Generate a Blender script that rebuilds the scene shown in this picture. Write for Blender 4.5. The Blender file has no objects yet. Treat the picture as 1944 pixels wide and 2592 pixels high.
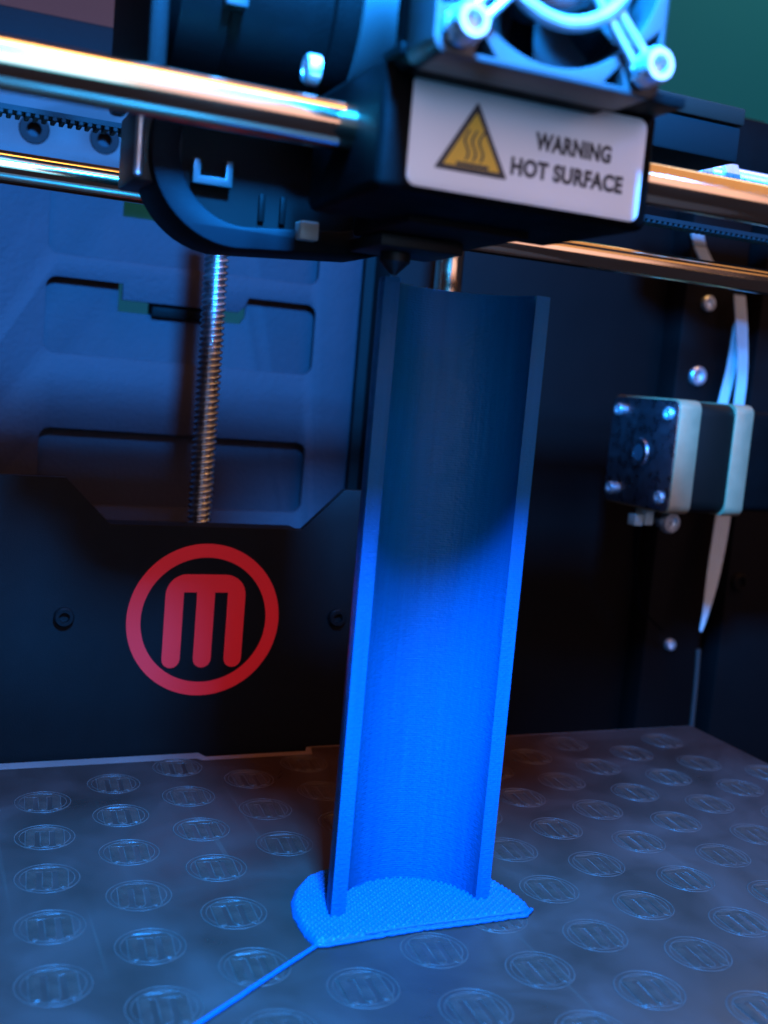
import bpy, bmesh, math, random
from mathutils import Vector, Matrix
random.seed(7)
MM = 0.001
scene = bpy.context.scene
C = bpy.context.collection

# ------------------------------------------------------------------ camera
yaw, pitch, roll = map(math.radians, (23.6, 6.65, 5.0))
fw = Vector((math.sin(yaw)*math.cos(pitch), math.cos(yaw)*math.cos(pitch), -math.sin(pitch)))
rt = Vector((math.cos(yaw), -math.sin(yaw), 0)); up = rt.cross(fw)
rt, up = math.cos(roll)*rt+math.sin(roll)*up, -math.sin(roll)*rt+math.cos(roll)*up
cam = bpy.data.cameras.new('camera'); camo = bpy.data.objects.new('camera', cam); C.objects.link(camo)
m = Matrix.Identity(4)
for i in range(3): m[i][0], m[i][1], m[i][2] = rt[i], up[i], -fw[i]
m.translation = Vector((0, 0, .118)); camo.matrix_world = m
cam.sensor_fit = 'VERTICAL'; cam.sensor_height = 36; cam.sensor_width = 27
cam.lens = 36*2760/2592; cam.clip_start = .005; cam.clip_end = 50
cam.dof.use_dof = True; cam.dof.focus_distance = .28; cam.dof.aperture_fstop = 15
scene.camera = camo

# ------------------------------------------------------------------ light
w = bpy.data.worlds.new('World'); scene.world = w; w.use_nodes = True
bg = w.node_tree.nodes['Background']; bg.inputs[0].default_value = (.55, .5, .95, 1); bg.inputs[1].default_value = .035

def area(name, loc, target, sx, sy, radiance, col, spread=180):
    d = bpy.data.lights.new(name, 'AREA'); d.shape = 'RECTANGLE'; d.size = sx*MM; d.size_y = sy*MM
    d.energy = radiance*4*sx*sy*MM*MM; d.color = col; d.spread = math.radians(spread)
    o = bpy.data.objects.new(name, d); C.objects.link(o)
    o.location = Vector(loc)*MM
    o.rotation_euler = (Vector(target)-Vector(loc)).to_track_quat('-Z', 'Y').to_euler()
    return o
# the printer's blue LEDs on its front top rail
area('blue_led_light', (53, 75, 288), (104, 215, 80), 25, 40, 5600, (.006, .26, 1))
area('blue_led_light_right', (240, 66, 269), (190, 260, 100), 12, 14, 90, (.035, .24, 1))
area('blue_led_light_left', (46, 66, 269), (60, 215, 80), 12, 14, 160, (.035, .24, 1))
# lavender daylight from the room in front: a bright pane and the pale wall round it
area('window_light', (170, -620, 420), (110, 300, 100), 1400, 600, 1.2, (1, .66, .72))
area('front_wall_light', (0, -560, 420), (60, 180, 160), 1500, 420, .2, (.6, .6, 1))
area('blue_fill_light', (-60, -520, 170), (100, 200, 120), 420, 240, 3.2, (.1, .5, 1))  # added blue fill from the front for the sticker's top, no real source
# warm ceiling: a lamp and the glow round it
area('ceiling_lamp_light', (200, 110, 1300), (150, 150, 100), 260, 800, 6, (1, .5, .12))
area('ceiling_glow_light', (800, 40, 1340), (300, 200, 100), 2200, 1500, .7, (1, .52, .2))
# added unseen lamp that brightens the room wall behind the printer
area('room_wall_fill_light', (2300, 1700, 2300), (1700, 2600, 1100), 600, 600, 4.2, (1, .95, .9))

vs = scene.view_settings; vs.view_transform = 'Standard'; vs.look = 'None'; vs.exposure = 0; vs.gamma = 1
vs.use_curve_mapping = False

# ------------------------------------------------------------------ materials
def mat(name, col, rough=.5, metal=0, noise=0, nscale=200, bump=0, bscale=800, rvar=0, spec=.5, coat=0, stretch=(1,1,1), trans=0):
    mt = bpy.data.materials.new(name); mt.use_nodes = True
    nt = mt.node_tree; b = nt.nodes['Principled BSDF']; L = nt.links.new
    b.inputs['Base Color'].default_value = (*col, 1); b.inputs['Roughness'].default_value = rough
    b.inputs['Metallic'].default_value = metal; b.inputs['Specular IOR Level'].default_value = spec
    b.inputs['Coat Weight'].default_value = coat; b.inputs['Coat Roughness'].default_value = .15
    tc = nt.nodes.new('ShaderNodeTexCoord'); mp = nt.nodes.new('ShaderNodeMapping')
    L(tc.outputs['Object'], mp.inputs['Vector']); mp.inputs['Scale'].default_value = stretch
    def nz(sc, det=4):
        n = nt.nodes.new('ShaderNodeTexNoise'); n.inputs['Scale'].default_value = sc; n.inputs['Detail'].default_value = det
        L(mp.outputs[0], n.inputs['Vector']); return n
    if noise:
        n = nz(nscale); r = nt.nodes.new('ShaderNodeMix'); r.data_type = 'RGBA'
        r.inputs[6].default_value = (*[c*(1-noise) for c in col], 1); r.inputs[7].default_value = (*[min(1, c*(1+noise)) for c in col], 1)
        L(n.outputs['Fac'], r.inputs[0]); L(r.outputs[2], b.inputs['Base Color'])
    if rvar:
        n = nz(nscale*.7, 5); r = nt.nodes.new('ShaderNodeMapRange'); r.inputs[1].default_value = .3; r.inputs[2].default_value = .7
        r.inputs[3].default_value = max(.02, rough-rvar); r.inputs[4].default_value = min(1, rough+rvar)
        L(n.outputs['Fac'], r.inputs[0]); L(r.outputs[0], b.inputs['Roughness'])
    if bump:
        n = nz(bscale, 3); bp = nt.nodes.new('ShaderNodeBump'); bp.inputs['Strength'].default_value = bump; bp.inputs['Distance'].default_value = .0005
        L(n.outputs['Fac'], bp.inputs['Height']); L(bp.outputs[0], b.inputs['Normal'])
    return mt

M = {}
M['black_plastic'] = mat('black_plastic', (.0018, .0014, .0013), .5, noise=.3, bump=.15, bscale=1500, rvar=.06, spec=.04)
M['black_metal'] = mat('black_powder_coat', (.003, .0016, .0014), .6, noise=.3, bump=.2, bscale=2500, rvar=.03, spec=.08)
M['wall_paint'] = mat('textured_grey_paint', (.014, .0062, .0092), .75, noise=.18, nscale=120, bump=.5, bscale=700, spec=.3)
M['wall_dark'] = mat('dark_wall_paint', (.0038, .0022, .002), .65, noise=.25, nscale=60, bump=.3, bscale=1200, spec=.07)
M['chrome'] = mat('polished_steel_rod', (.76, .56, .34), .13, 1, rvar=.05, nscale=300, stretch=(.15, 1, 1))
M['steel'] = mat('steel', (.55, .56, .56), .4, .9, rvar=.08, nscale=600)
M['screw_steel'] = mat('greased_screw_steel', (.36, .32, .32), .3, 1, noise=.2, rvar=.1, nscale=300)
M['bolt'] = mat('bolt_steel', (.66, .68, .7), .33, .85, noise=.15, rvar=.1, nscale=900)
M['aluminium'] = mat('cast_aluminium', (.42, .24, .12), .45, .6, noise=.08, bump=.1, bscale=3000, rvar=.08, nscale=500)
M['motor_face'] = mat('motor_face_aluminium', (.3, .28, .31), .3, 1, noise=.08, rvar=.08, nscale=400)
M['stator'] = mat('stator_black', (.005, .003, .002), .5, spec=.12, noise=.3, nscale=900, stretch=(6, 1, 1))
M['red'] = mat('red_print', (.85, .009, .009), .5, noise=.06, nscale=60, spec=.3)
M['sticker'] = mat('white_sticker', (.8, .79, .8), .3, noise=.03, nscale=40)
M['ink'] = mat('black_ink', (.02, .02, .025), .5)
M['yellow'] = mat('yellow_print', (.78, .44, .02), .45)
M['belt'] = mat('belt_rubber', (.008, .006, .006), .8, spec=.1, noise=.3)
M['cable'] = mat('white_cable', (.34, .34, .33), .45, noise=.06, nscale=300)
M['white_plastic'] = mat('white_plastic', (.35, .35, .3), .4, noise=.08)
M['fan'] = mat('fan_plastic', (.02, .02, .02), .4, noise=.2)
M['blower'] = mat('blower_plastic', (.003, .003, .004), .6, spec=.08, noise=.3, nscale=80)
M['blower_face'] = mat('blower_face_plastic', (.0035, .003, .0027), .6, spec=.08, noise=.5, nscale=70)
M['clip'] = mat('pale_blue_plastic', (.018, .018, .017), .4, noise=.1)
M['grey_plate'] = mat('grey_plate', (.035, .018, .016), .6, spec=.2, noise=.15)
M['brown'] = mat('brown_composite', (.03, .018, .014), .5, noise=.3, nscale=100)
M['shaded_black'] = mat('black_in_shade', (.002, .0018, .0018), .7, spec=.08)  # cold block's black, deepened so the colour carries the shade on it
M['dark_brown'] = mat('dark_brown_composite', (.012, .004, .0025), .6, spec=.1)
M['brass'] = mat('brass', (.012, .008, .005), .5, .5, noise=.3)
M['teal'] = mat('teal_wall_paint', (.02, .42, .42), .8, noise=.05, nscale=3)
M['pink'] = mat('pinkish_curtain', (.2, .14, .14), .9, noise=.2, nscale=6)

# blue filament: layer lines across, faint streaks along the height
def filament(name, layers=True, tone=1):
    mt = bpy.data.materials.new(name); mt.use_nodes = True; nt = mt.node_tree; L = nt.links.new
    b = nt.nodes['Principled BSDF']; b.inputs['Roughness'].default_value = .42; b.inputs['Specular IOR Level'].default_value = .1
    b.inputs['Subsurface Weight'].default_value = .08; b.inputs['Subsurface Radius'].default_value = (.0003, .0008, .002)
    b.inputs['Subsurface Scale'].default_value = 1
    tc = nt.nodes.new('ShaderNodeTexCoord')
    mp = nt.nodes.new('ShaderNodeMapping'); mp.inputs['Scale'].default_value = (1, 1, .04); L(tc.outputs['Object'], mp.inputs[0])
    n = nt.nodes.new('ShaderNodeTexNoise'); n.inputs['Scale'].default_value = 900; n.inputs['Detail'].default_value = 4; L(mp.outputs[0], n.inputs['Vector'])
    n2 = nt.nodes.new('ShaderNodeTexNoise'); n2.inputs['Scale'].default_value = 1400; n2.inputs['Detail'].default_value = 3; L(tc.outputs['Object'], n2.inputs['Vector'])
    mx = nt.nodes.new('ShaderNodeMix'); mx.data_type = 'RGBA'
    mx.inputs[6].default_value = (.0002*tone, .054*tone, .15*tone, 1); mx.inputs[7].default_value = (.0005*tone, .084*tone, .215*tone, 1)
    L(n.outputs['Fac'], mx.inputs[0]); L(mx.outputs[2], b.inputs['Base Color'])
    mr = nt.nodes.new('ShaderNodeMapRange'); mr.inputs[1].default_value = .3; mr.inputs[2].default_value = .75; mr.inputs[3].default_value = .3; mr.inputs[4].default_value = .55
    n3 = nt.nodes.new('ShaderNodeTexNoise'); n3.inputs['Scale'].default_value = 260; n3.inputs['Detail'].default_value = 5; n3.inputs['Distortion'].default_value = .8; L(tc.outputs['Object'], n3.inputs['Vector'])
    L(n3.outputs['Fac'], mr.inputs[0]); L(mr.outputs[0], b.inputs['Roughness'])
    add = nt.nodes.new('ShaderNodeMath'); add.operation = 'MULTIPLY_ADD'; add.inputs[1].default_value = 1.1
    L(n2.outputs['Fac'], add.inputs[0]); L(n.outputs['Fac'], add.inputs[2])
    last = add
    if layers:
        wv = nt.nodes.new('ShaderNodeTexWave'); wv.bands_direction = 'Z'; wv.inputs['Scale'].default_value = 582
        wv.inputs['Distortion'].default_value = .6; wv.inputs['Detail'].default_value = 1; L(tc.outputs['Object'], wv.inputs['Vector'])
        a2 = nt.nodes.new('ShaderNodeMath'); a2.operation = 'MULTIPLY_ADD'; a2.inputs[1].default_value = .17
        L(wv.outputs['Fac'], a2.inputs[0]); L(add.outputs[0], a2.inputs[2]); last = a2
    bp = nt.nodes.new('ShaderNodeBump'); bp.inputs['Strength'].default_value = .5; bp.inputs['Distance'].default_value = .00022
    L(last.outputs[0], bp.inputs['Height']); L(bp.outputs[0], b.inputs['Normal'])
    return mt
M['filament'] = filament('blue_filament'); M['filament_raft'] = filament('blue_filament_raft', False, .62)  # raft copy: same filament, colour darkened to offset the strong LED light

# smudged clear film on the build plate
def film():
    mt = bpy.data.materials.new('smudged_film'); mt.use_nodes = True; nt = mt.node_tree; L = nt.links.new
    b = nt.nodes['Principled BSDF']; b.inputs['Specular IOR Level'].default_value = .4
    tc = nt.nodes.new('ShaderNodeTexCoord')
    def nz(sc, det, st=(1, 1, 1), rot=0, dis=0):
        mp = nt.nodes.new('ShaderNodeMapping'); mp.inputs['Scale'].default_value = st; mp.inputs['Rotation'].default_value = (0, 0, rot)
        L(tc.outputs['Object'], mp.inputs[0])
        n = nt.nodes.new('ShaderNodeTexNoise'); n.inputs['Scale'].default_value = sc; n.inputs['Detail'].default_value = det
        n.inputs['Distortion'].default_value = dis
        L(mp.outputs[0], n.inputs['Vector']); return n
    cloud = nz(28, 4, dis=1.2); streak = nz(60, 5, (1, .12, 1), 1.1); fine = nz(2200, 3)
    mul = nt.nodes.new('ShaderNodeMath'); mul.operation = 'MULTIPLY_ADD'; mul.inputs[1].default_value = .45
    L(streak.outputs['Fac'], mul.inputs[0]); L(cloud.outputs['Fac'], mul.inputs[2])
    cr = nt.nodes.new('ShaderNodeValToRGB'); e = cr.color_ramp.elements
    e[0].position = .4; e[0].color = (.024, .0082, .0054, 1); e[1].position = 1.0; e[1].color = (.046, .0165, .012, 1)
    L(mul.outputs[0], cr.inputs[0])
    base = cr.outputs[0]
    for rot, st in ((.5, (1, .02, 1)), (2.0, (1, .025, 1)), (1.2, (1, .015, 1))):
        sc_ = nz(330, 2, st, rot); sr = nt.nodes.new('ShaderNodeMapRange'); sr.inputs[1].default_value = .7; sr.inputs[2].default_value = .76; sr.inputs[3].default_value = 0; sr.inputs[4].default_value = .22
        L(sc_.outputs['Fac'], sr.inputs[0])
        mxs = nt.nodes.new('ShaderNodeMix'); mxs.data_type = 'RGBA'; mxs.inputs[7].default_value = (.1, .07, .05, 1)
        L(sr.outputs[0], mxs.inputs[0]); L(base, mxs.inputs[6]); base = mxs.outputs[2]
    L(base, b.inputs['Base Color'])
    mr = nt.nodes.new('ShaderNodeMapRange'); mr.inputs[1].default_value = .5; mr.inputs[2].default_value = .95; mr.inputs[3].default_value = .26; mr.inputs[4].default_value = .5
    L(mul.outputs[0], mr.inputs[0]); L(mr.outputs[0], b.inputs['Roughness'])
    bp = nt.nodes.new('ShaderNodeBump'); bp.inputs['Strength'].default_value = .12; bp.inputs['Distance'].default_value = .0003
    L(fine.outputs['Fac'], bp.inputs['Height']); L(bp.outputs[0], b.inputs['Normal'])
    return mt
M['film'] = film()
M['ridge'] = mat('embossed_film', (.055, .024, .018), .45, noise=.6, spec=.3, nscale=260, bump=.3, bscale=1500)
M['ridge_inner'] = mat('embossed_film_inner', (.036, .013, .0085), .42, noise=.6, spec=.35, nscale=300, bump=.4, bscale=1300)
M['acrylic'] = mat('acrylic_edge', (.16, .075, .06), .35, noise=.15, nscale=60, rvar=.1)

# ------------------------------------------------------------------ mesh helpers (all in millimetres)
POS = {}
def thing(name, label, cat, loc=(0, 0, 0), group=None):
    o = bpy.data.objects.new(name, None); C.objects.link(o); o.location = Vector(loc)*MM; o.empty_display_size = .01
    o['label'] = label; o['category'] = cat
    if group: o['group'] = group
    POS[o.name] = Vector(loc); return o
def link(name, me, parent=None, offset=(0, 0, 0)):
    o = bpy.data.objects.new(name, me); C.objects.link(o); off = Vector(offset)
    POS[o.name] = Vector(off)
    if parent:
        o.parent = parent; off = off-POS[parent.name]
    o.location = off*MM; return o
def obj(name, bm, material, parent=None, origin=None, smooth=35):
    """bm in world millimetres -> one mesh object"""
    base = Vector(origin) if origin is not None else (POS[parent.name] if parent else Vector((0, 0, 0)))
    for v in bm.verts: v.co = (v.co-base)*MM
    bmesh.ops.recalc_face_normals(bm, faces=bm.faces)
    me = bpy.data.meshes.new(name); bm.to_mesh(me); bm.free()
    me.materials.append(M[material])
    if smooth:
        for p in me.polygons: p.use_smooth = True
        me.set_sharp_from_angle(angle=math.radians(smooth))
    return link(name, me, parent, base)
def tag(o, label=None, cat=None, group=None, kind=None):
    if label: o['label'] = label
    if cat: o['category'] = cat
    if group: o['group'] = group
    if kind: o['kind'] = kind
    return o
def box(bm, x0, x1, y0, y1, z0, z1, bev=0, seg=2):
    r = bmesh.ops.create_cube(bm, size=1); vs = r['verts']
    for v in vs: v.co = Vector(((x0+x1)/2+v.co.x*(x1-x0), (y0+y1)/2+v.co.y*(y1-y0), (z0+z1)/2+v.co.z*(z1-z0)))
    if bev:
        es = list({e for v in vs for e in v.link_edges}); bmesh.ops.bevel(bm, geom=es, offset=bev, segments=seg, profile=.5, affect='EDGES')
    return bm
def bx(*a, **k): return box(bmesh.new(), *a, **k)
def lathe(bm, prof, c, axis='z', n=32, a0=0, a1=360):
    """prof: (radius, height) pairs round an axis through c"""
    full = abs(a1-a0) >= 360; rings = []
    for i in range(n if full else n+1):
        a = math.radians(a0+(a1-a0)*i/n); row = []
        for r, h in prof:
            p = (r*math.cos(a), r*math.sin(a), h)
            p = {'z': p, 'x': (p[2], p[0], p[1]), 'y': (p[0], p[2], p[1])}[axis]
            row.append(bm.verts.new(Vector(c)+Vector(p)))
        rings.append(row)
    k = len(rings)
    for i in range(k if full else k-1):
        A, B = rings[i], rings[(i+1) % k]
        for j in range(len(prof)-1):
            try: bm.faces.new((A[j], B[j], B[j+1], A[j+1]))
            except ValueError: pass
    bmesh.ops.remove_doubles(bm, verts=bm.verts, dist=1e-4)
    return bm
def cyl(bm, c, axis, r, h0, h1, bev=.3, n=32):
    return lathe(bm, [(0, h0), (r-bev, h0), (r, h0+bev), (r, h1-bev), (r-bev, h1), (0, h1)], c, axis, n)
def tube(bm, pts, r, n=8, closed=False, flat=None):
    """round (or flat: (w, t, side vector)) sweep along points"""
    P = [Vector(p) for p in pts]; rings = []
    for i, p in enumerate(P):
        a = P[(i-1) % len(P)] if closed or i else p; b = P[(i+1) % len(P)] if closed or i < len(P)-1 else p
        t = (b-a).normalized(); ref = Vector((0, 0, 1)) if abs(t.z) < .9 else Vector((0, 1, 0))
        s = t.cross(ref).normalized(); q = s.cross(t)
        rr = r[i] if isinstance(r, (list, tuple)) else r
        rings.append([bm.verts.new(p+rr*(math.cos(2*math.pi*k/n)*s+math.sin(2*math.pi*k/n)*q)) for k in range(n)])
    m = len(rings)
    for i in range(m if closed else m-1):
        A, B = rings[i], rings[(i+1) % m]
        for k in range(n): bm.faces.new((A[k], A[(k+1) % n], B[(k+1) % n], B[k]))
    if not closed: bm.faces.new(rings[0]); bm.faces.new(rings[-1])
    return bm
def plate2d(loops, y0, y1, bev=0, plane='xz'):
    """flat plate from outlines (first outer, others holes), from depth y0 to y1"""
    cu = bpy.data.curves.new('tmp', 'CURVE'); cu.dimensions = '2D'; cu.fill_mode = 'BOTH'
    cu.extrude = (y1-y0)/2-bev; cu.bevel_depth = bev; cu.bevel_resolution = 1; cu.offset = -bev
    for lp in loops:
        s = cu.splines.new('POLY'); s.points.add(len(lp)-1); s.use_cyclic_u = True
        for p, q in zip(s.points, lp): p.co = (q[0], q[1], 0, 1)
    return curve_bm(cu, y0, y1, plane)
def curve_bm(cu, y0, y1, plane='xz'):
    o = bpy.data.objects.new('tmp', cu); C.objects.link(o)
    dg = bpy.context.evaluated_depsgraph_get(); dg.update()
    me = bpy.data.meshes.new_from_object(o.evaluated_get(dg))
    bm = bmesh.new(); bm.from_mesh(me)
    bpy.data.objects.remove(o); bpy.data.curves.remove(cu); bpy.data.meshes.remove(me)
    for v in bm.verts:
        x, y, z = v.co
        v.co = Vector((x, (y0+y1)/2-z, y)) if plane == 'xz' else Vector((x, y, (y0+y1)/2+z))
    bmesh.ops.remove_doubles(bm, verts=bm.verts, dist=1e-4)
    return bm
def text_bm(s, cx, cz, h, width, y0, y1, bold=.02):
    cu = bpy.data.curves.new('t', 'FONT'); cu.body = s; cu.align_x = 'CENTER'; cu.align_y = 'CENTER'; cu.size = 1; cu.offset = bold; cu.extrude = .05
    cu.space_character = 1.06
    bm = curve_bm(cu, 0, .1)
    xs = [v.co.x for v in bm.verts]; zs = [v.co.z for v in bm.verts]
    sx = width/(max(xs)-min(xs)); sz = h/(max(zs)-min(zs)); mx = (max(xs)+min(xs))/2; mz = (max(zs)+min(zs))/2
    ym, yM = min(v.co.y for v in bm.verts), max(v.co.y for v in bm.verts)
    for v in bm.verts: v.co = Vector((cx+(v.co.x-mx)*sx, y0+(v.co.y-ym)/(yM-ym)*(y1-y0), cz+(v.co.z-mz)*sz))
    return bm
def rrect(x0, x1, z0, z1, r, n=6):
    out = []
    for cx, cz, a0 in ((x1-r, z1-r, 0), (x0+r, z1-r, 90), (x0+r, z0+r, 180), (x1-r, z0+r, 270)):
        for i in range(n+1):
            a = math.radians(a0+90*i/n); out.append((cx+r*math.cos(a), cz+r*math.sin(a)))
    return out
def circ(cx, cz, r, n=48): return [(cx+r*math.cos(2*math.pi*i/n), cz+r*math.sin(2*math.pi*i/n)) for i in range(n)]
def socket_screw(name, c, axis, r, h, parent, sgn=-1, material='bolt'):
    """pan/socket head: domed rim with a hexagon recess; sgn = direction the head faces along axis"""
    bm = bmesh.new(); k = r*.52
    prof = [(r*.96, 0), (r, -.0*h), (r, h*.75), (r*.86, h), (k*1.02, h), (k, h*.95), (k*.96, h*.35), (0, h*.25)]
    lathe(bm, [(a, sgn*b) for a, b in prof], c, axis, 24)
    return obj(name, bm, material, parent, origin=c)

# ------------------------------------------------------------------ the room behind
tag(obj('room_wall', bx(-3000, 5000, 2600, 2650, -800, 3500), 'teal'), kind='structure')
tag(obj('room_curtain', bx(-1500, 330, 1500, 1540, 380, 3000), 'pink'), kind='structure')

# ------------------------------------------------------------------ printer back wall
bw = thing('back_panel', 'textured blue-grey back panel with notched rectangular recesses behind the lead screw', 'panel', (80, 430, 60))
def notched(x0, x1, z0, z1, tx0, tx1, tz, r=4):
    a = rrect(x0, x1, z0, z1, r)
    n = 7; tr, tl, bl, br = a[:n], a[n:2*n], a[2*n:3*n], a[3*n:]
    tab = [(tx1, z1), (tx1-1.5, tz+2.2), (tx1-4, tz), (tx0, tz), (tx0, z1)]
    return tr+tab+tl+bl+br
holes = [notched(43, 149, 119, 147.3, 71, 120.5, 141.2), notched(43, 149, 155.5, 186, 71, 120.5, 180, 4), rrect(43, 149, 62, 91, 4)]
obj('panel_sheet', plate2d([[(-80, -60), (167.5, -60), (167.5, 212), (-80, 212)]]+holes, 428, 430, .25), 'wall_paint', bw)
slots = [[(70.5, 137), (119, 137), (121, 140), (121, 149), (70.5, 149)], [(70.5, 173), (119, 173), (121, 176), (121, 186), (70.5, 186)]]
obj('recess_sheet', plate2d([[(-80, -60), (171, -60), (171, 212), (-80, 212)]]+slots, 434, 435.5, .2), 'wall_paint', bw)
obj('latch', bx(83, 108, 431, 440, 136.2, 143, bev=.6), 'black_plastic', bw)
dw = thing('dark_side_panel', 'dark matte inner wall panel behind the printed pipe', 'panel', (245, 425, 0))
obj('panel_sheet', bx(168, 330, 425, 428, -90, 250, bev=.6), 'wall_dark', dw)
obj('edge_flange', bx(172, 175, 408, 424.8, -90, 250, bev=.5), 'wall_dark', dw)
rl = tag(obj('rear_top_rail', bx(-80, 171.5, 436, 452, 207, 241.5, bev=1), 'wall_dark', origin=(45, 436, 207)), 'dark rear top rail of the printer above the back panel', 'rail')

# right column with screws
rc = thing('corner_column', 'dark corner column with silver screws behind the stepper motor', 'panel', (340, 412, 0))
obj('column_sheet', bx(319, 352.5, 411, 424.5, -90, 252, bev=.8), 'wall_dark', rc)
obj('column_flange', bx(360, 470, 407, 424.5, -90, 252, bev=.8), 'wall_dark', rc)
obj('column_back', bx(331, 470, 425, 428, -90, 252, bev=.5), 'wall_dark', rc)
for c, r in (((331.5, 411, 167.5), 3.6), ((330.5, 411, 134.3), 4.4), ((333, 411, 7.3), 2.7)): socket_screw('screw', c, 'y', r, 2.4, rc)
socket_screw('screw', (366, 407, 38.6), 'y', 4.4, 3, rc, material='black_metal')

# ------------------------------------------------------------------ build plate
bp = thing('build_plate', 'glossy grey build plate embossed with rows of round letter M logos', 'plate', (130, 235, -6))
xl, xr, yf, yb = -30, 275, 120, 321
out = [(xl, yf), (xr, yf), (xr, yb), (120, yb), (118.5, yb-3.6), (86, yb-3.6), (84.5, yb), (xl, yb)]
obj('plate', plate2d([out], -6, -.35, .4, 'xy'), 'acrylic', bp)
outf = [(xl+.5, yf), (xr-1.0, yf), (xr-1.0, yb-1.5), (121, yb-2.2), (119.5, yb-8), (84, yb-8), (82.5, yb-6.2), (xl+.5, yb-6.2)]
fl = obj('film', plate2d([outf], -.348, 0, .08, 'xy'), 'film', bp)
# round embossed logo: outer ring, inner ring and the raised letter
def m_outline(cx, cz, s):
    """letter with three rounded legs; s scales the 25 x 29.3 drawing"""
    hw, leg, top, bot, R = 2.8, 9.7, 14.3, -12.2, 6.5
    p = []
    def arc(x, z, r, a0, a1, n=8):
        for i in range(n+1):
            a = math.radians(a0+(a1-a0)*i/n); p.append((x+r*math.cos(a), z+r*math.sin(a)))
    arc(leg+hw-R, top-R, R, 0, 90); arc(-leg-hw+R, top-R, R, 90, 180)
    for i, c in enumerate((-leg, 0, leg)):
        arc(c, bot, hw, 180, 360)
        if i < 2: p.append((c+hw, top-2*hw)); p.append((c+leg-hw, top-2*hw))
    return [(cx+x*s, cz+z*s) for x, z in p]
def ridge_ring(bm, path, r, zs=.55, jit=0):
    n0 = len(bm.verts)
    tube(bm, [(x, y, 0) for x, y in path], r, 6, True)
    bm.verts.ensure_lookup_table()
    for v in list(bm.verts)[n0:]: v.co.z *= zs
def logo_mesh(seed):
    rnd = random.Random(seed)
    bm = bmesh.new()
    ridge_ring(bm, circ(0, 0, 7.2, 40), .17); ridge_ring(bm, circ(0, 0, 6.1, 36), .13)
    a = mk = obj_mesh = None
    s = 6.0/16.2
    mo = m_outline(0, 0, s)
    path = [(x+rnd.uniform(-.1, .1), y+rnd.uniform(-.1, .1)) for x, y in mo]
    ridge_ring(bm, path, .15)
    for v in bm.verts: v.co *= MM
    me = bpy.data.meshes.new('logo_ridges'); bm.to_mesh(me); bm.free(); me.materials.append(M['ridge'])
    for p in me.polygons: p.use_smooth = True
    # raised letter body as a lumpy low relief
    b2 = plate2d([[(x*.94, y*.94) for x, y in mo]], -.05, .11, .05, 'xy')
    bmesh.ops.triangulate(b2, faces=b2.faces)
    for v in b2.verts:
        if v.co.z > 0: v.co.z += rnd.uniform(-.05, .09)
        v.co *= MM
    m2 = bpy.data.meshes.new('logo_letter'); b2.to_mesh(m2); b2.free(); m2.materials.append(M['ridge_inner'])
    return me, m2
variants = [logo_mesh(s) for s in range(5)]
ang = math.radians(-4.5)
ex = Vector((math.cos(ang), math.sin(ang), 0)); ey = Vector((-math.sin(ang), math.cos(ang), 0))
org = Vector((33.0, 266.8, 0))
cnt = 0
for i in range(-2, 16):
    for j in range(-7, 4):
        p = org+ex*(19.4*i)+ey*(22.4*(j+.5*(i % 2)))
        if not (xl+10 < p.x < xr-8 and 150 < p.y < yb-12): continue
        if 86 < p.x < 128 and 204 < p.y < 229: continue
        me, m2 = variants[random.randrange(5)]
        lg = link('embossed_logo', me, bp, p+Vector((0, 0, .0)))
        lg.rotation_euler.z = ang+math.radians(random.uniform(-2, 2))
        zz = random.choice((.45, .7, 1, 1, 1.2)); lg.scale = (1, 1, zz)
        lt = bpy.data.objects.new('letter', m2); C.objects.link(lt); lt.parent = lg
        cnt += 1

# ------------------------------------------------------------------ bed bracket with the red logo
br = thing('platform_bracket', 'black sheet metal platform bracket carrying a red round letter M logo', 'bracket', (84, 323, 0))
prof = [(-40, -40), (160, -40), (160, 83.5), (127, 83.5), (113.7, 70.3), (54, 70.3), (40.8, 83.5), (-40, 83.5)]
obj('bracket_sheet', plate2d([prof], 323, 326, .35), 'black_metal', br)
obj('bracket_flange', plate2d([[(54.5, 69.8), (113.2, 69.8), (113.2, 67), (54.5, 67)]], 326.1, 336, .3), 'black_metal', br)
lgx, lgz = 84, 41.3
lo = obj('logo_ring', plate2d([circ(lgx, lgz, 23.85, 96), circ(lgx, lgz, 19.6, 96)], 322.75, 323.05), 'red', br)
lo['label'] = 'red ring around the letter M'
lm = obj('logo_letter', plate2d([m_outline(lgx, lgz, 1)], 322.75, 323.05), 'red', br)
lm['label'] = 'red rounded letter M'
for c in ((42, 323, 42.6), (127.5, 323, 42)): socket_screw('bolt', c, 'y', 2.9, 2.0, br, material='black_metal')

# ------------------------------------------------------------------ lead screw, guide rod
bm = bmesh.new(); n = 32; z0, z1 = 20, 190; dz = .25; rows = int((z1-z0)/dz); prev = None
for k in range(rows+1):
    z = z0+k*dz; row = []
    for i in range(n):
        a = 2*math.pi*i/n; t = ((z/2.0)-a*2/(2*math.pi)) % 1
        h = max(0, min(1, 2.2*abs(2*t-1)-.5)); r = 3.15+.95*h
        row.append(bm.verts.new((89.5+r*math.cos(a), 360+r*math.sin(a), z)))
    if prev:
        for i in range(n): bm.faces.new((prev[i], prev[(i+1) % n], row[(i+1) % n], row[i]))
    prev = row
tag(obj('lead_screw', bm, 'screw_steel', origin=(89.5, 360, 20), smooth=60), 'upright threaded steel lead screw behind the red-logo bracket', 'screw')
tag(obj('guide_rod', cyl(bmesh.new(), (174.5, 360, 0), 'z', 5, 10, 200), 'chrome', origin=(174.5, 360, 10)), 'upright polished guide rod just above the printed pipe', 'rod')

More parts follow.
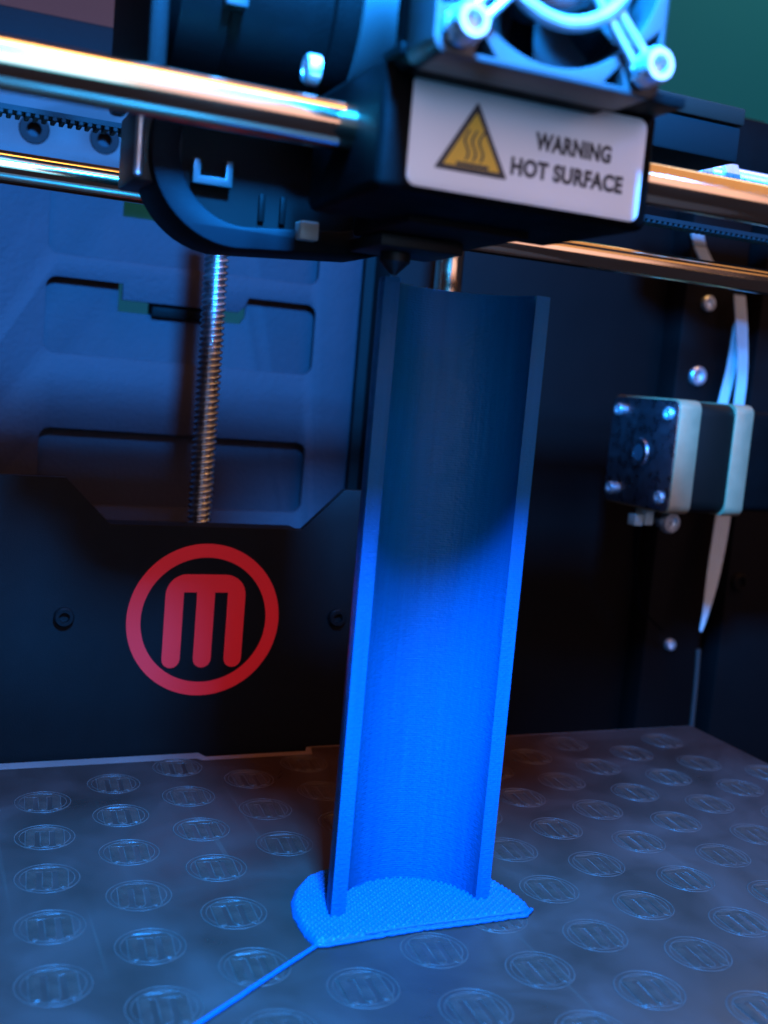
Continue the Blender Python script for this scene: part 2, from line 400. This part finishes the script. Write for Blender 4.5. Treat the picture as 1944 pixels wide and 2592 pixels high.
# ------------------------------------------------------------------ gantry rods and belt
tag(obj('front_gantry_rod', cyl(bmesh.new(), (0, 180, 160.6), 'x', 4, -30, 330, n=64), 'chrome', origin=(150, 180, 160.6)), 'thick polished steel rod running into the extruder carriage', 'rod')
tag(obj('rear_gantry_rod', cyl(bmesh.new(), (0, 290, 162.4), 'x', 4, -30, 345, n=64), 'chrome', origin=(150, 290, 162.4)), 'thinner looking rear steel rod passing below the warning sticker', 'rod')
belt = thing('drive_belt', 'black toothed drive belt stretched between the two rods', 'belt', (150, 283, 172))
obj('belt_band', bx(-30, 340, 280, 286, 174.2, 175.4), 'belt', belt)
tb = bx(-.55, .55, -3, 3, -1.0, .1, bev=.2, seg=1)
for v in tb.verts: v.co *= MM
tme = bpy.data.meshes.new('tooth'); tb.to_mesh(tme); tb.free(); tme.materials.append(M['belt'])
for k in range(150):
    x = 10+k*2.03
    if 52 < x < 196: continue
    link('tooth', tme, belt, (x, 283, 174.2))
ib = thing('idler_bracket', 'grey bracket plate with two round holes behind the belt at far left', 'bracket', (42, 424, 190))
obj('bracket_plate', plate2d([rrect(-20, 70, 186, 218, 2), circ(35.6, 197.2, 5.2), circ(60.2, 197.6, 5.2)], 421, 424, .3), 'grey_plate', ib)
for x, z in ((35.6, 197.2), (60.2, 197.6)):
    obj('bushing', lathe(bmesh.new(), [(2.6, -1), (5.0, -1), (5.0, 2), (2.6, 2), (2.6, -1)], (x, 422, z), 'y', 28), 'belt', ib)

# ------------------------------------------------------------------ extruder carriage
ex_ = thing('extruder_carriage', 'black extruder carriage with white warning sticker and small front fan', 'extruder', (90, 185, 141))
body = bx(66, 118.5, 165.62, 200, 148.9, 169.8, bev=1.6, seg=3)
obj('body', body, 'black_plastic', ex_)
obj('led_shade_shelf', plate2d([[(66.2, 160.4), (107.4, 160.4), (107.4, 157), (117.2, 157), (117.2, 167.5), (66.2, 167.5)]], 168.3, 170.1, .3, 'xy'), 'black_plastic', ex_)  # lip added above the sticker, right end stretched forward to block the LED
obj('bottom_plate', bx(81, 106.5, 186, 214, 147.6, 151.5, bev=.6), 'dark_brown', ex_)
obj('heater_block', bx(82, 100, 200.5, 218, 144.8, 147.4, bev=.4), 'brass', ex_)
obj('nozzle', lathe(bmesh.new(), [(0, 140.4), (.6, 140.4), (3.2, 143), (3.2, 145), (0, 145)], (89, 209.5, 0), 'z', 24), 'brass', ex_)
obj('cold_block', bx(119, 163.5, 198, 236, 172.6, 180.2, bev=.8), 'shaded_black', ex_)
obj('block_cover', bx(108, 163.8, 197.5, 237, 180.4, 184.2, bev=.6), 'dark_brown', ex_)
# sticker
st = obj('sticker', plate2d([rrect(71, 116.1, 150.2, 167.8, 1.8, 8)], 165.5, 165.6, .03), 'sticker', ex_)
st['label'] = 'white rounded sticker reading WARNING HOT SURFACE'
tri = lambda s: [(82.6+(x-82.6)*s, 157.4+(z-157.4)*s) for x, z in ((82.7, 165.0), (89.3, 153.5), (75.7, 153.5))]
def rounded(poly, r=.5):
    out = []
    for i, p in enumerate(poly):
        a = Vector(poly[i-1]); b = Vector(p); c = Vector(poly[(i+1) % len(poly)])
        p0 = b+(a-b).normalized()*r; p1 = b+(c-b).normalized()*r
        for t in (0, .33, .67, 1): out.append(tuple((1-t)**2*p0+2*t*(1-t)*b+t*t*p1))
    return out
obj('warning_triangle', plate2d([rounded(tri(1.0))], 165.44, 165.49), 'ink', st)
obj('triangle_fill', plate2d([rounded(tri(.77), .3)], 165.38, 165.43), 'yellow', st)
for dx in (-1.35, 0, 1.35):
    L_ = []; R_ = []
    for i in range(13):
        t = i/12; z = 155.5+t*4.9; x = 82.6+dx+.42*math.sin(t*2*math.pi*1.15)
        L_.append((x-.2, z)); R_.append((x+.2, z))
    obj('heat_wave', plate2d([L_+R_[::-1]], 165.32, 165.37), 'ink', st)
obj('hot_plate_bar', plate2d([[(79.6, 154.5), (85.6, 154.5), (85.6, 155.1), (79.6, 155.1)]], 165.32, 165.37), 'ink', st)
obj('lettering', text_bm('WARNING', 101.6, 160.7, 3.0, 15.2, 165.4, 165.48, .045), 'ink', st)['label'] = 'lettering reading WARNING'
obj('lettering', text_bm('HOT SURFACE', 101.0, 156.0, 3.0, 22.4, 165.4, 165.48, .045), 'ink', st)['label'] = 'lettering reading HOT SURFACE'
# fan
fx, fz = 86.8, 186.3
fan = obj('fan_frame', plate2d([rrect(fx-20, fx+20, fz-20, fz+20, 2.5), circ(fx, fz, 18.4, 64)]+
      [[(fx+sx*(19), fz+sz*13.2), (fx+sx*(19), fz+sz*9.5), (fx+sx*15.9, fz+sz*12.2)] for sx in (-1, 1) for sz in (-1, 1)]+
      [[(fx+sx*13.2, fz+sz*19), (fx+sx*9.5, fz+sz*19), (fx+sx*12.2, fz+sz*15.9)] for sx in (-1, 1) for sz in (-1, 1)], 150, 160, .3), 'fan', ex_)
obj('fan_back', plate2d([rrect(fx-19.5, fx+19.5, fz-19.5, fz+19.5, 2)], 160.3, 165.7, .2), 'black_plastic', fan)
obj('fan_hub', lathe(bmesh.new(), [(0, 1.2), (9.2, 1.2), (10, 2), (10, 9), (0, 9)], (fx, 150, fz), 'y', 40), 'fan', fan)
for k in range(7):
    bm = bmesh.new(); a0 = math.radians(k*360/7)
    g = []
    for r in (9.9, 12, 15, 17.7):
        row = []
        for i in range(6):
            t = i/5; a = a0+math.radians(46)*t+.12*(r-9.9)/8
            row.append(bm.verts.new((fx+r*math.cos(a), 152.5+6*t, fz+r*math.sin(a))))
        g.append(row)
    for r in range(3):
        for i in range(5): bm.faces.new((g[r][i], g[r][i+1], g[r+1][i+1], g[r+1][i]))
    bmesh.ops.solidify(bm, geom=list(bm.faces), thickness=.6)
    obj('fan_blade', bm, 'fan', fan)
gd = obj('fan_guard', tube(bmesh.new(), [(fx+12.4*math.cos(2*math.pi*i/64), 148.7, fz+12.4*math.sin(2*math.pi*i/64)) for i in range(64)], 1.2, 10, True), 'steel', ex_)
obj('guard_ring', tube(bmesh.new(), [(fx+6*math.cos(2*math.pi*i/40), 148.7, fz+6*math.sin(2*math.pi*i/40)) for i in range(40)], .9, 10, True), 'steel', gd)
for sx in (-1, 1):
    for sz in (-1, 1):
        bxp, bzp = fx+16.1*sx, fz+16.1*sz
        d = Vector((-sx, 0, -sz)).normalized(); s = Vector((-d.z, 0, d.x))
        c = Vector((bxp, 148.9, bzp)); loop = []
        for i in range(13):
            a = math.radians(-140+280*i/12); loop.append(c-d*math.cos(a)*2.2+s*math.sin(a)*2.2)
        e0 = Vector((fx, 148.9, fz))-d*6.2
        pts = [e0+s*.9]+[c+d*3.4+s*1.2]+[p for p in loop[::-1]]+[c+d*3.4-s*1.2]+[e0-s*.9]
        obj('guard_arm', tube(bmesh.new(), pts, .75, 8), 'steel', gd)
        b = socket_screw('fan_bolt', (bxp, 148, bzp), 'y', 2.75, 3.1, ex_)
        bm = bmesh.new(); lathe(bm, [(1.5, 0), (1.5, 18)], (bxp, 148, bzp), 'y', 16)
        for q in range(6): lathe(bm, [(1.5, 2.6+q*.9), (1.85, 3.0+q*.9), (1.5, 3.4+q*.9)], (bxp, 148, bzp), 'y', 16)
        obj('bolt_shank', bm, 'bolt', b)
# extruder motor left of the carriage
mo_ = obj('extruder_motor', lathe(bmesh.new(), [(0, 37), (18, 37), (20.5, 39), (20.5, 47.5), (19.6, 48), (19.6, 66), (20.5, 66.5), (20.5, 79), (19, 80.5), (0, 80.5)], (0, 212, 187), 'x', 64), 'black_plastic', ex_)
obj('motor_band', lathe(bmesh.new(), [(20.55, 71), (21.2, 71.3), (21.2, 80), (20.55, 80.3)], (0, 212, 187), 'x', 64), 'clip', mo_)
obj('motor_connector', bx(46, 50, 190.6, 194, 179.6, 186, bev=.4), 'clip', mo_)
obj('motor_plate', bx(33.5, 36.8, 191, 232, 166.5, 207, bev=1), 'black_metal', ex_)
socket_screw('side_screw', (62.3, 188, 171), 'x', 2.6, 2.4, ex_)
# cooling blower under the motor
def snail(cx, cz, r, xe, zb):
    p = [(xe, zb+2.2), (xe, cz+6)]
    p += [(cx+6, cz+r*.6)]
    for i in range(25):
        a = math.radians(100+170*i/24); p.append((cx+r*math.cos(a), cz+r*math.sin(a)))
    return p+[(xe-3, zb+1.4)]
hs = obj('blower_housing', plate2d([snail(58, 160.5, 18, 91, 143.2), snail(59.5, 160.8, 13.8, 84, 147.5)], 219, 238, .5), 'blower', ex_)
obj('blower_face', plate2d([snail(58.3, 160.6, 17, 89, 144.4)], 220.3, 229, .2), 'blower_face', hs)
obj('blower_clip', plate2d([[(48.3, 158.6), (48.3, 153.9), (56.2, 153.9), (56.2, 158.9), (54.8, 158.9), (54.8, 155.5), (49.7, 155.5), (49.7, 158.6)]], 217.6, 220.2, .15), 'clip', hs)
obj('wire_plug', bx(70.5, 74.5, 216, 220.2, 145.8, 149.6, bev=.4), 'white_plastic', hs)
for x in (62.5, 67): obj('vent_slot', bx(x, x+1.3, 219.4, 220.2, 148.5, 154, bev=.2), 'black_plastic', hs)
# bearing block at the left end of the carriage
bb = obj('bearing_block', bx(37.5, 42.5, 222, 240, 153.5, 168, bev=.6), 'brown', ex_)
for x in (38.2, 43.4, 45.8): obj('bearing_rib', cyl(bmesh.new(), (x, 221, 0), 'z', .9, 154, 168, n=16), 'steel' if x < 40 else 'clip', bb)

# ------------------------------------------------------------------ end block and tension bolt at the far right
eb = thing('rail_end_block', 'dark rail end block at upper right behind the carriage', 'block', (270, 300, 186))
obj('block', bx(240, 330, 296, 340, 196.5, 214.4, bev=1.2), 'black_plastic', eb)
tbn = thing('tension_bolt', 'silver hex tension bolt above the right end of the front rod', 'bolt', (236, 290, 193.6))
obj('head', cyl(bmesh.new(), (0, 290, 193.4), 'x', 3.3, 222.5, 228.5, .8), 'bolt', tbn)
obj('hex_nut', lathe(bmesh.new(), [(0, 232), (3.4, 232), (3.9, 232.6), (3.9, 238), (3.4, 238.6), (0, 238.6)], (0, 290, 193.6), 'x', 6), 'bolt', tbn)
bm = bmesh.new(); lathe(bm, [(0, 228)]+[(2.4+(.35 if q % 2 else 0), 228+q*.5) for q in range(48)]+[(0, 252)], (0, 290, 193.7), 'x', 20)
obj('thread', bm, 'bolt', tbn)

# ------------------------------------------------------------------ stepper motor at right
sm = thing('stepper_motor', 'square stepper motor with silver end caps and dark middle', 'motor', (272, 345, 79.5))
def sq(y0, y1, z0, z1, ch): return [(y0+ch, z0), (y1-ch, z0), (y1, z0+ch), (y1, z1-ch), (y1-ch, z1), (y0+ch, z1), (y0, z1-ch), (y0, z0+ch)]
def mbox(x0, x1, ins, ch, bev):
    bm = plate2d([rrect(324+ins, 366-ins, 79.7+ins, 122-ins, ch, 5)], x0, x1, bev)
    for v in bm.verts: v.co = Vector((v.co.y, v.co.x, v.co.z))
    return bm
obj('front_cap', mbox(255.4, 265, 0, 3.5, .4), 'aluminium', sm)
obj('stator', mbox(265.1, 280.9, .5, 5, .2), 'stator', sm)
obj('rear_cap', mbox(281, 289.5, 0, 3.5, .4), 'aluminium', sm)
obj('encoder_box', mbox(289.6, 318, 2, 3, .4), 'black_plastic', sm)
obj('face_plate', mbox(254.9, 255.5, .6, 3.2, .15), 'motor_face', sm)
obj('pilot_ring', lathe(bmesh.new(), [(3.4, 255), (3.4, 254), (5.2, 254), (5.6, 254.9)], (0, 345, 100.8), 'x', 40), 'motor_face', sm)
obj('shaft_hole', cyl(bmesh.new(), (0, 345, 100.8), 'x', 3.3, 254.3, 255, .1), 'ink', sm)
for y in (329.5, 360.5):
    for z in (85.3, 116.4): socket_screw('screw', (254.9, y, z), 'x', 2.5, 1.6, sm)

# ------------------------------------------------------------------ cables
def ribbon(name, pts, widths, label, parent=None, wires=5, turn=None):
    """flat ribbon of parallel round wires between the two edges; each wire its own part"""
    t = thing(name, label, 'cable', pts[-1])
    for k in range(wires):
        u = (k+.5)/wires-.5; path = []; rad = []
        for i, (p, wd) in enumerate(zip(pts, widths)):
            an = math.radians(turn[i]) if turn else 0
            path.append(Vector(p)+Vector((math.cos(an), math.sin(an), 0))*wd*u); rad.append(max(.28, wd/wires*.5))
        P2, R2 = [], []
        for i in range(len(path)-1):
            a, b, c, d = path[max(0, i-1)], path[i], path[i+1], path[min(len(path)-1, i+2)]
            for q in range(6):
                s = q/6; P2.append(.5*((2*b)+(c-a)*s+(2*a-5*b+4*c-d)*s*s+(3*b-a-3*c+d)*s**3)); R2.append(rad[i]*(1-s)+rad[i+1]*s)
        P2.append(path[-1]); R2.append(rad[-1])
        obj('wire', tube(bmesh.new(), P2, R2, 8), 'cable', t)
    return t
ribbon('ribbon_cable', [(314, 403, 200), (318, 403, 190), (326, 402, 180)], [7, 7, 7], 'short white ribbon cable between the belt and the rear rod')
ribbon('ribbon_cable', [(342, 402, 172), (344, 401, 160), (347, 400, 140), (347.5, 400, 122), (347, 400, 95), (344.5, 398, 66), (341.5, 396, 45), (338.5, 394, 30), (335.8, 393, 18)], [6.5, 6.8, 6, 6, 7.5, 8.5, 7.5, 4.5, .9], 'long white ribbon cable running down behind the stepper motor to a point', wires=6)
ribbon('ribbon_cable', [(346, 405, 160), (345, 405, 140), (341.5, 404, 122)], [5.5, 5.5, 5.5], 'narrow white cable crossing behind the long ribbon cable above the motor', wires=3)
tag(obj('thin_wire', tube(bmesh.new(), [(340, 398, 8), (341, 398, -10), (341.5, 398, -30), (342, 398, -60)], 1.1, 10), 'brown', origin=(341, 398, -30)), 'thin dull wire hanging straight down to the plate corner', 'wire')
wp = thing('wire_connector', 'small white connector plug under the stepper motor', 'connector', (255, 352, 74))
obj('plug', bx(262, 266, 346, 353, 72.5, 78.5, bev=.5), 'white_plastic', wp)
obj('plug_tip', bx(258, 261.8, 347, 352, 72, 76.5, bev=.4), 'white_plastic', wp)
for k in range(3): obj('lead', tube(bmesh.new(), [(262, 349+k, 72.5), (264, 352+k, 64), (272, 362, 52), (284+k, 376, 38), (296, 388, 30), (316, 396, 18)], .6, 8), 'black_plastic', wp)
sk = thing('socket_bolt', 'round socket bolt beside the white connector below the motor', 'bolt', (272, 345, 74))
obj('washer', lathe(bmesh.new(), [(2.4, 0), (4.3, 0), (4.3, -1.2), (3.6, -2.6), (2.6, -2.6), (2.4, 0)], (271.5, 344, 74.3), 'y', 32), 'steel', sk)
obj('socket', cyl(bmesh.new(), (271.8, 344, 74.1), 'y', 2.3, -1.2, 6, .2), 'bolt', sk)

# ------------------------------------------------------------------ the print
pp = thing('printed_half_pipe', 'bright blue printed half pipe standing on its raft in the middle of the plate', 'print', (106.8, 212, 0))
cx, cy, Ro, Ri = 106.8, 209.2, 19.7, 16.2
bm = bmesh.new(); n = 72; prof2 = []
rz = 1.9; top = 140.0
def pipe_pts():
    pts = []
    for i in range(n+1):
        a = math.pi*i/n; pts.append((cx+Ro*math.cos(a), cy+Ro*.9*math.sin(a)))
    for i in range(n, -1, -1):
        a = math.pi*i/n; pts.append((cx+Ri*math.cos(a), cy+Ri*.9*math.sin(a)))
    return pts
obj('half_pipe', plate2d([pipe_pts()], rz-.6, top, .25, 'xy'), 'filament', pp, smooth=30)
# raft: woven relief inside its outline
raft_out = [(80.4, 200.6), (79.6, 206), (80.0, 214), (81.5, 220), (84.3, 225.3), (88, 229.6), (92, 232.2), (98, 233.6), (106, 234), (114, 233), (121, 230.4), (127, 226.6), (131, 222.2), (133.2, 218), (134.4, 212.7), (135.2, 206), (134.8, 203.6), (132.2, 201.5), (120, 201.2), (107.7, 201.4), (92, 200.7), (83, 199.9)]
def inside(x, y, poly):
    r = False
    for i in range(len(poly)):
        (x1, y1), (x2, y2) = poly[i-1], poly[i]
        if (y1 > y) != (y2 > y) and x < (x2-x1)*(y-y1)/(y2-y1)+x1: r = not r
    return r
def edge_dist(x, y, poly):
    d = 1e9
    for i in range(len(poly)):
        (x1, y1), (x2, y2) = poly[i-1], poly[i]; L2 = (x2-x1)**2+(y2-y1)**2
        t = max(0, min(1, ((x-x1)*(x2-x1)+(y-y1)*(y2-y1))/L2)); d = min(d, math.hypot(x-x1-t*(x2-x1), y-y1-t*(y2-y1)))
    return d
st_ = .2; g = {}; bm = bmesh.new()
x0, y0 = 79.0, 199.3; nx, ny = int(57.5/st_), int(36/st_)
ca, sa = math.cos(math.radians(38)), math.sin(math.radians(38))
for i in range(nx+1):
    for j in range(ny+1):
        x, y = x0+i*st_, y0+j*st_
        if not inside(x, y, raft_out): continue
        if y > 227 and 88 < x < 126 and False: continue
        d = edge_dist(x, y, raft_out)
        p, q = (x*ca+y*sa)/1.25, (-x*sa+y*ca)/1.25
        row = math.floor(q)
        h = min(1, d/1.8)*1.75*(.17*(abs(math.sin(math.pi*q))**.6)+.26*(abs(math.sin(math.pi*(p+.5*(row % 2))))**.8)*abs(math.sin(math.pi*q)))
        h += .04*math.sin(x*1.7+y*.6)
        e = min(1, d/1.3); z = .25+(1.05+h)*math.sin(e*math.pi/2)
        if d < 1.6: z += .1*math.sin(x*2.9+3*math.sin(y))*e
        g[i, j] = bm.verts.new((x, y, z))
for (i, j), v in g.items():
    if (i+1, j) in g and (i, j+1) in g and (i+1, j+1) in g: bm.faces.new((v, g[i+1, j], g[i+1, j+1], g[i, j+1]))
be = [e for e in bm.edges if e.is_boundary]
r = bmesh.ops.extrude_edge_only(bm, edges=be)
for v in r['geom']:
    if isinstance(v, bmesh.types.BMVert): v.co.z = .02
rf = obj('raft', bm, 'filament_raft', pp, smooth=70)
rf['label'] = 'woven textured blue raft under the pipe'
# rim beads along the raft edge
def bead(name, pts, r, par):
    P2 = []
    for i in range(len(pts)-1):
        a = Vector(pts[i]); b = Vector(pts[i+1]); k = max(2, int((b-a).length/.8))
        for q in range(k):
            t = q/k; P2.append(a.lerp(b, t)+Vector((random.uniform(-.1, .1), random.uniform(-.1, .1), random.uniform(-.06, .06))))
    P2.append(Vector(pts[-1]))
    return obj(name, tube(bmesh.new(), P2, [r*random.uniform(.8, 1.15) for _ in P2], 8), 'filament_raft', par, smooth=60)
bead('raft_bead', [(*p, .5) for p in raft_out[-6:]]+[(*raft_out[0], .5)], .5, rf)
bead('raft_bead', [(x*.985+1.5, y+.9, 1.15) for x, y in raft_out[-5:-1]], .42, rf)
bead('raft_bead', [(133, 206.5, 1.3), (132.2, 211, 1.5), (130.6, 214, 1.6), (127.8, 214.6, 1.7)], .45, rf)
sp = [(81.5, 200.6, .7)]+[(80.5-(80.5-30)*t/20+random.uniform(-.05, .05), 200.2-(200.2-165.3)*t/20+random.uniform(-.05, .05), .55) for t in range(21)]
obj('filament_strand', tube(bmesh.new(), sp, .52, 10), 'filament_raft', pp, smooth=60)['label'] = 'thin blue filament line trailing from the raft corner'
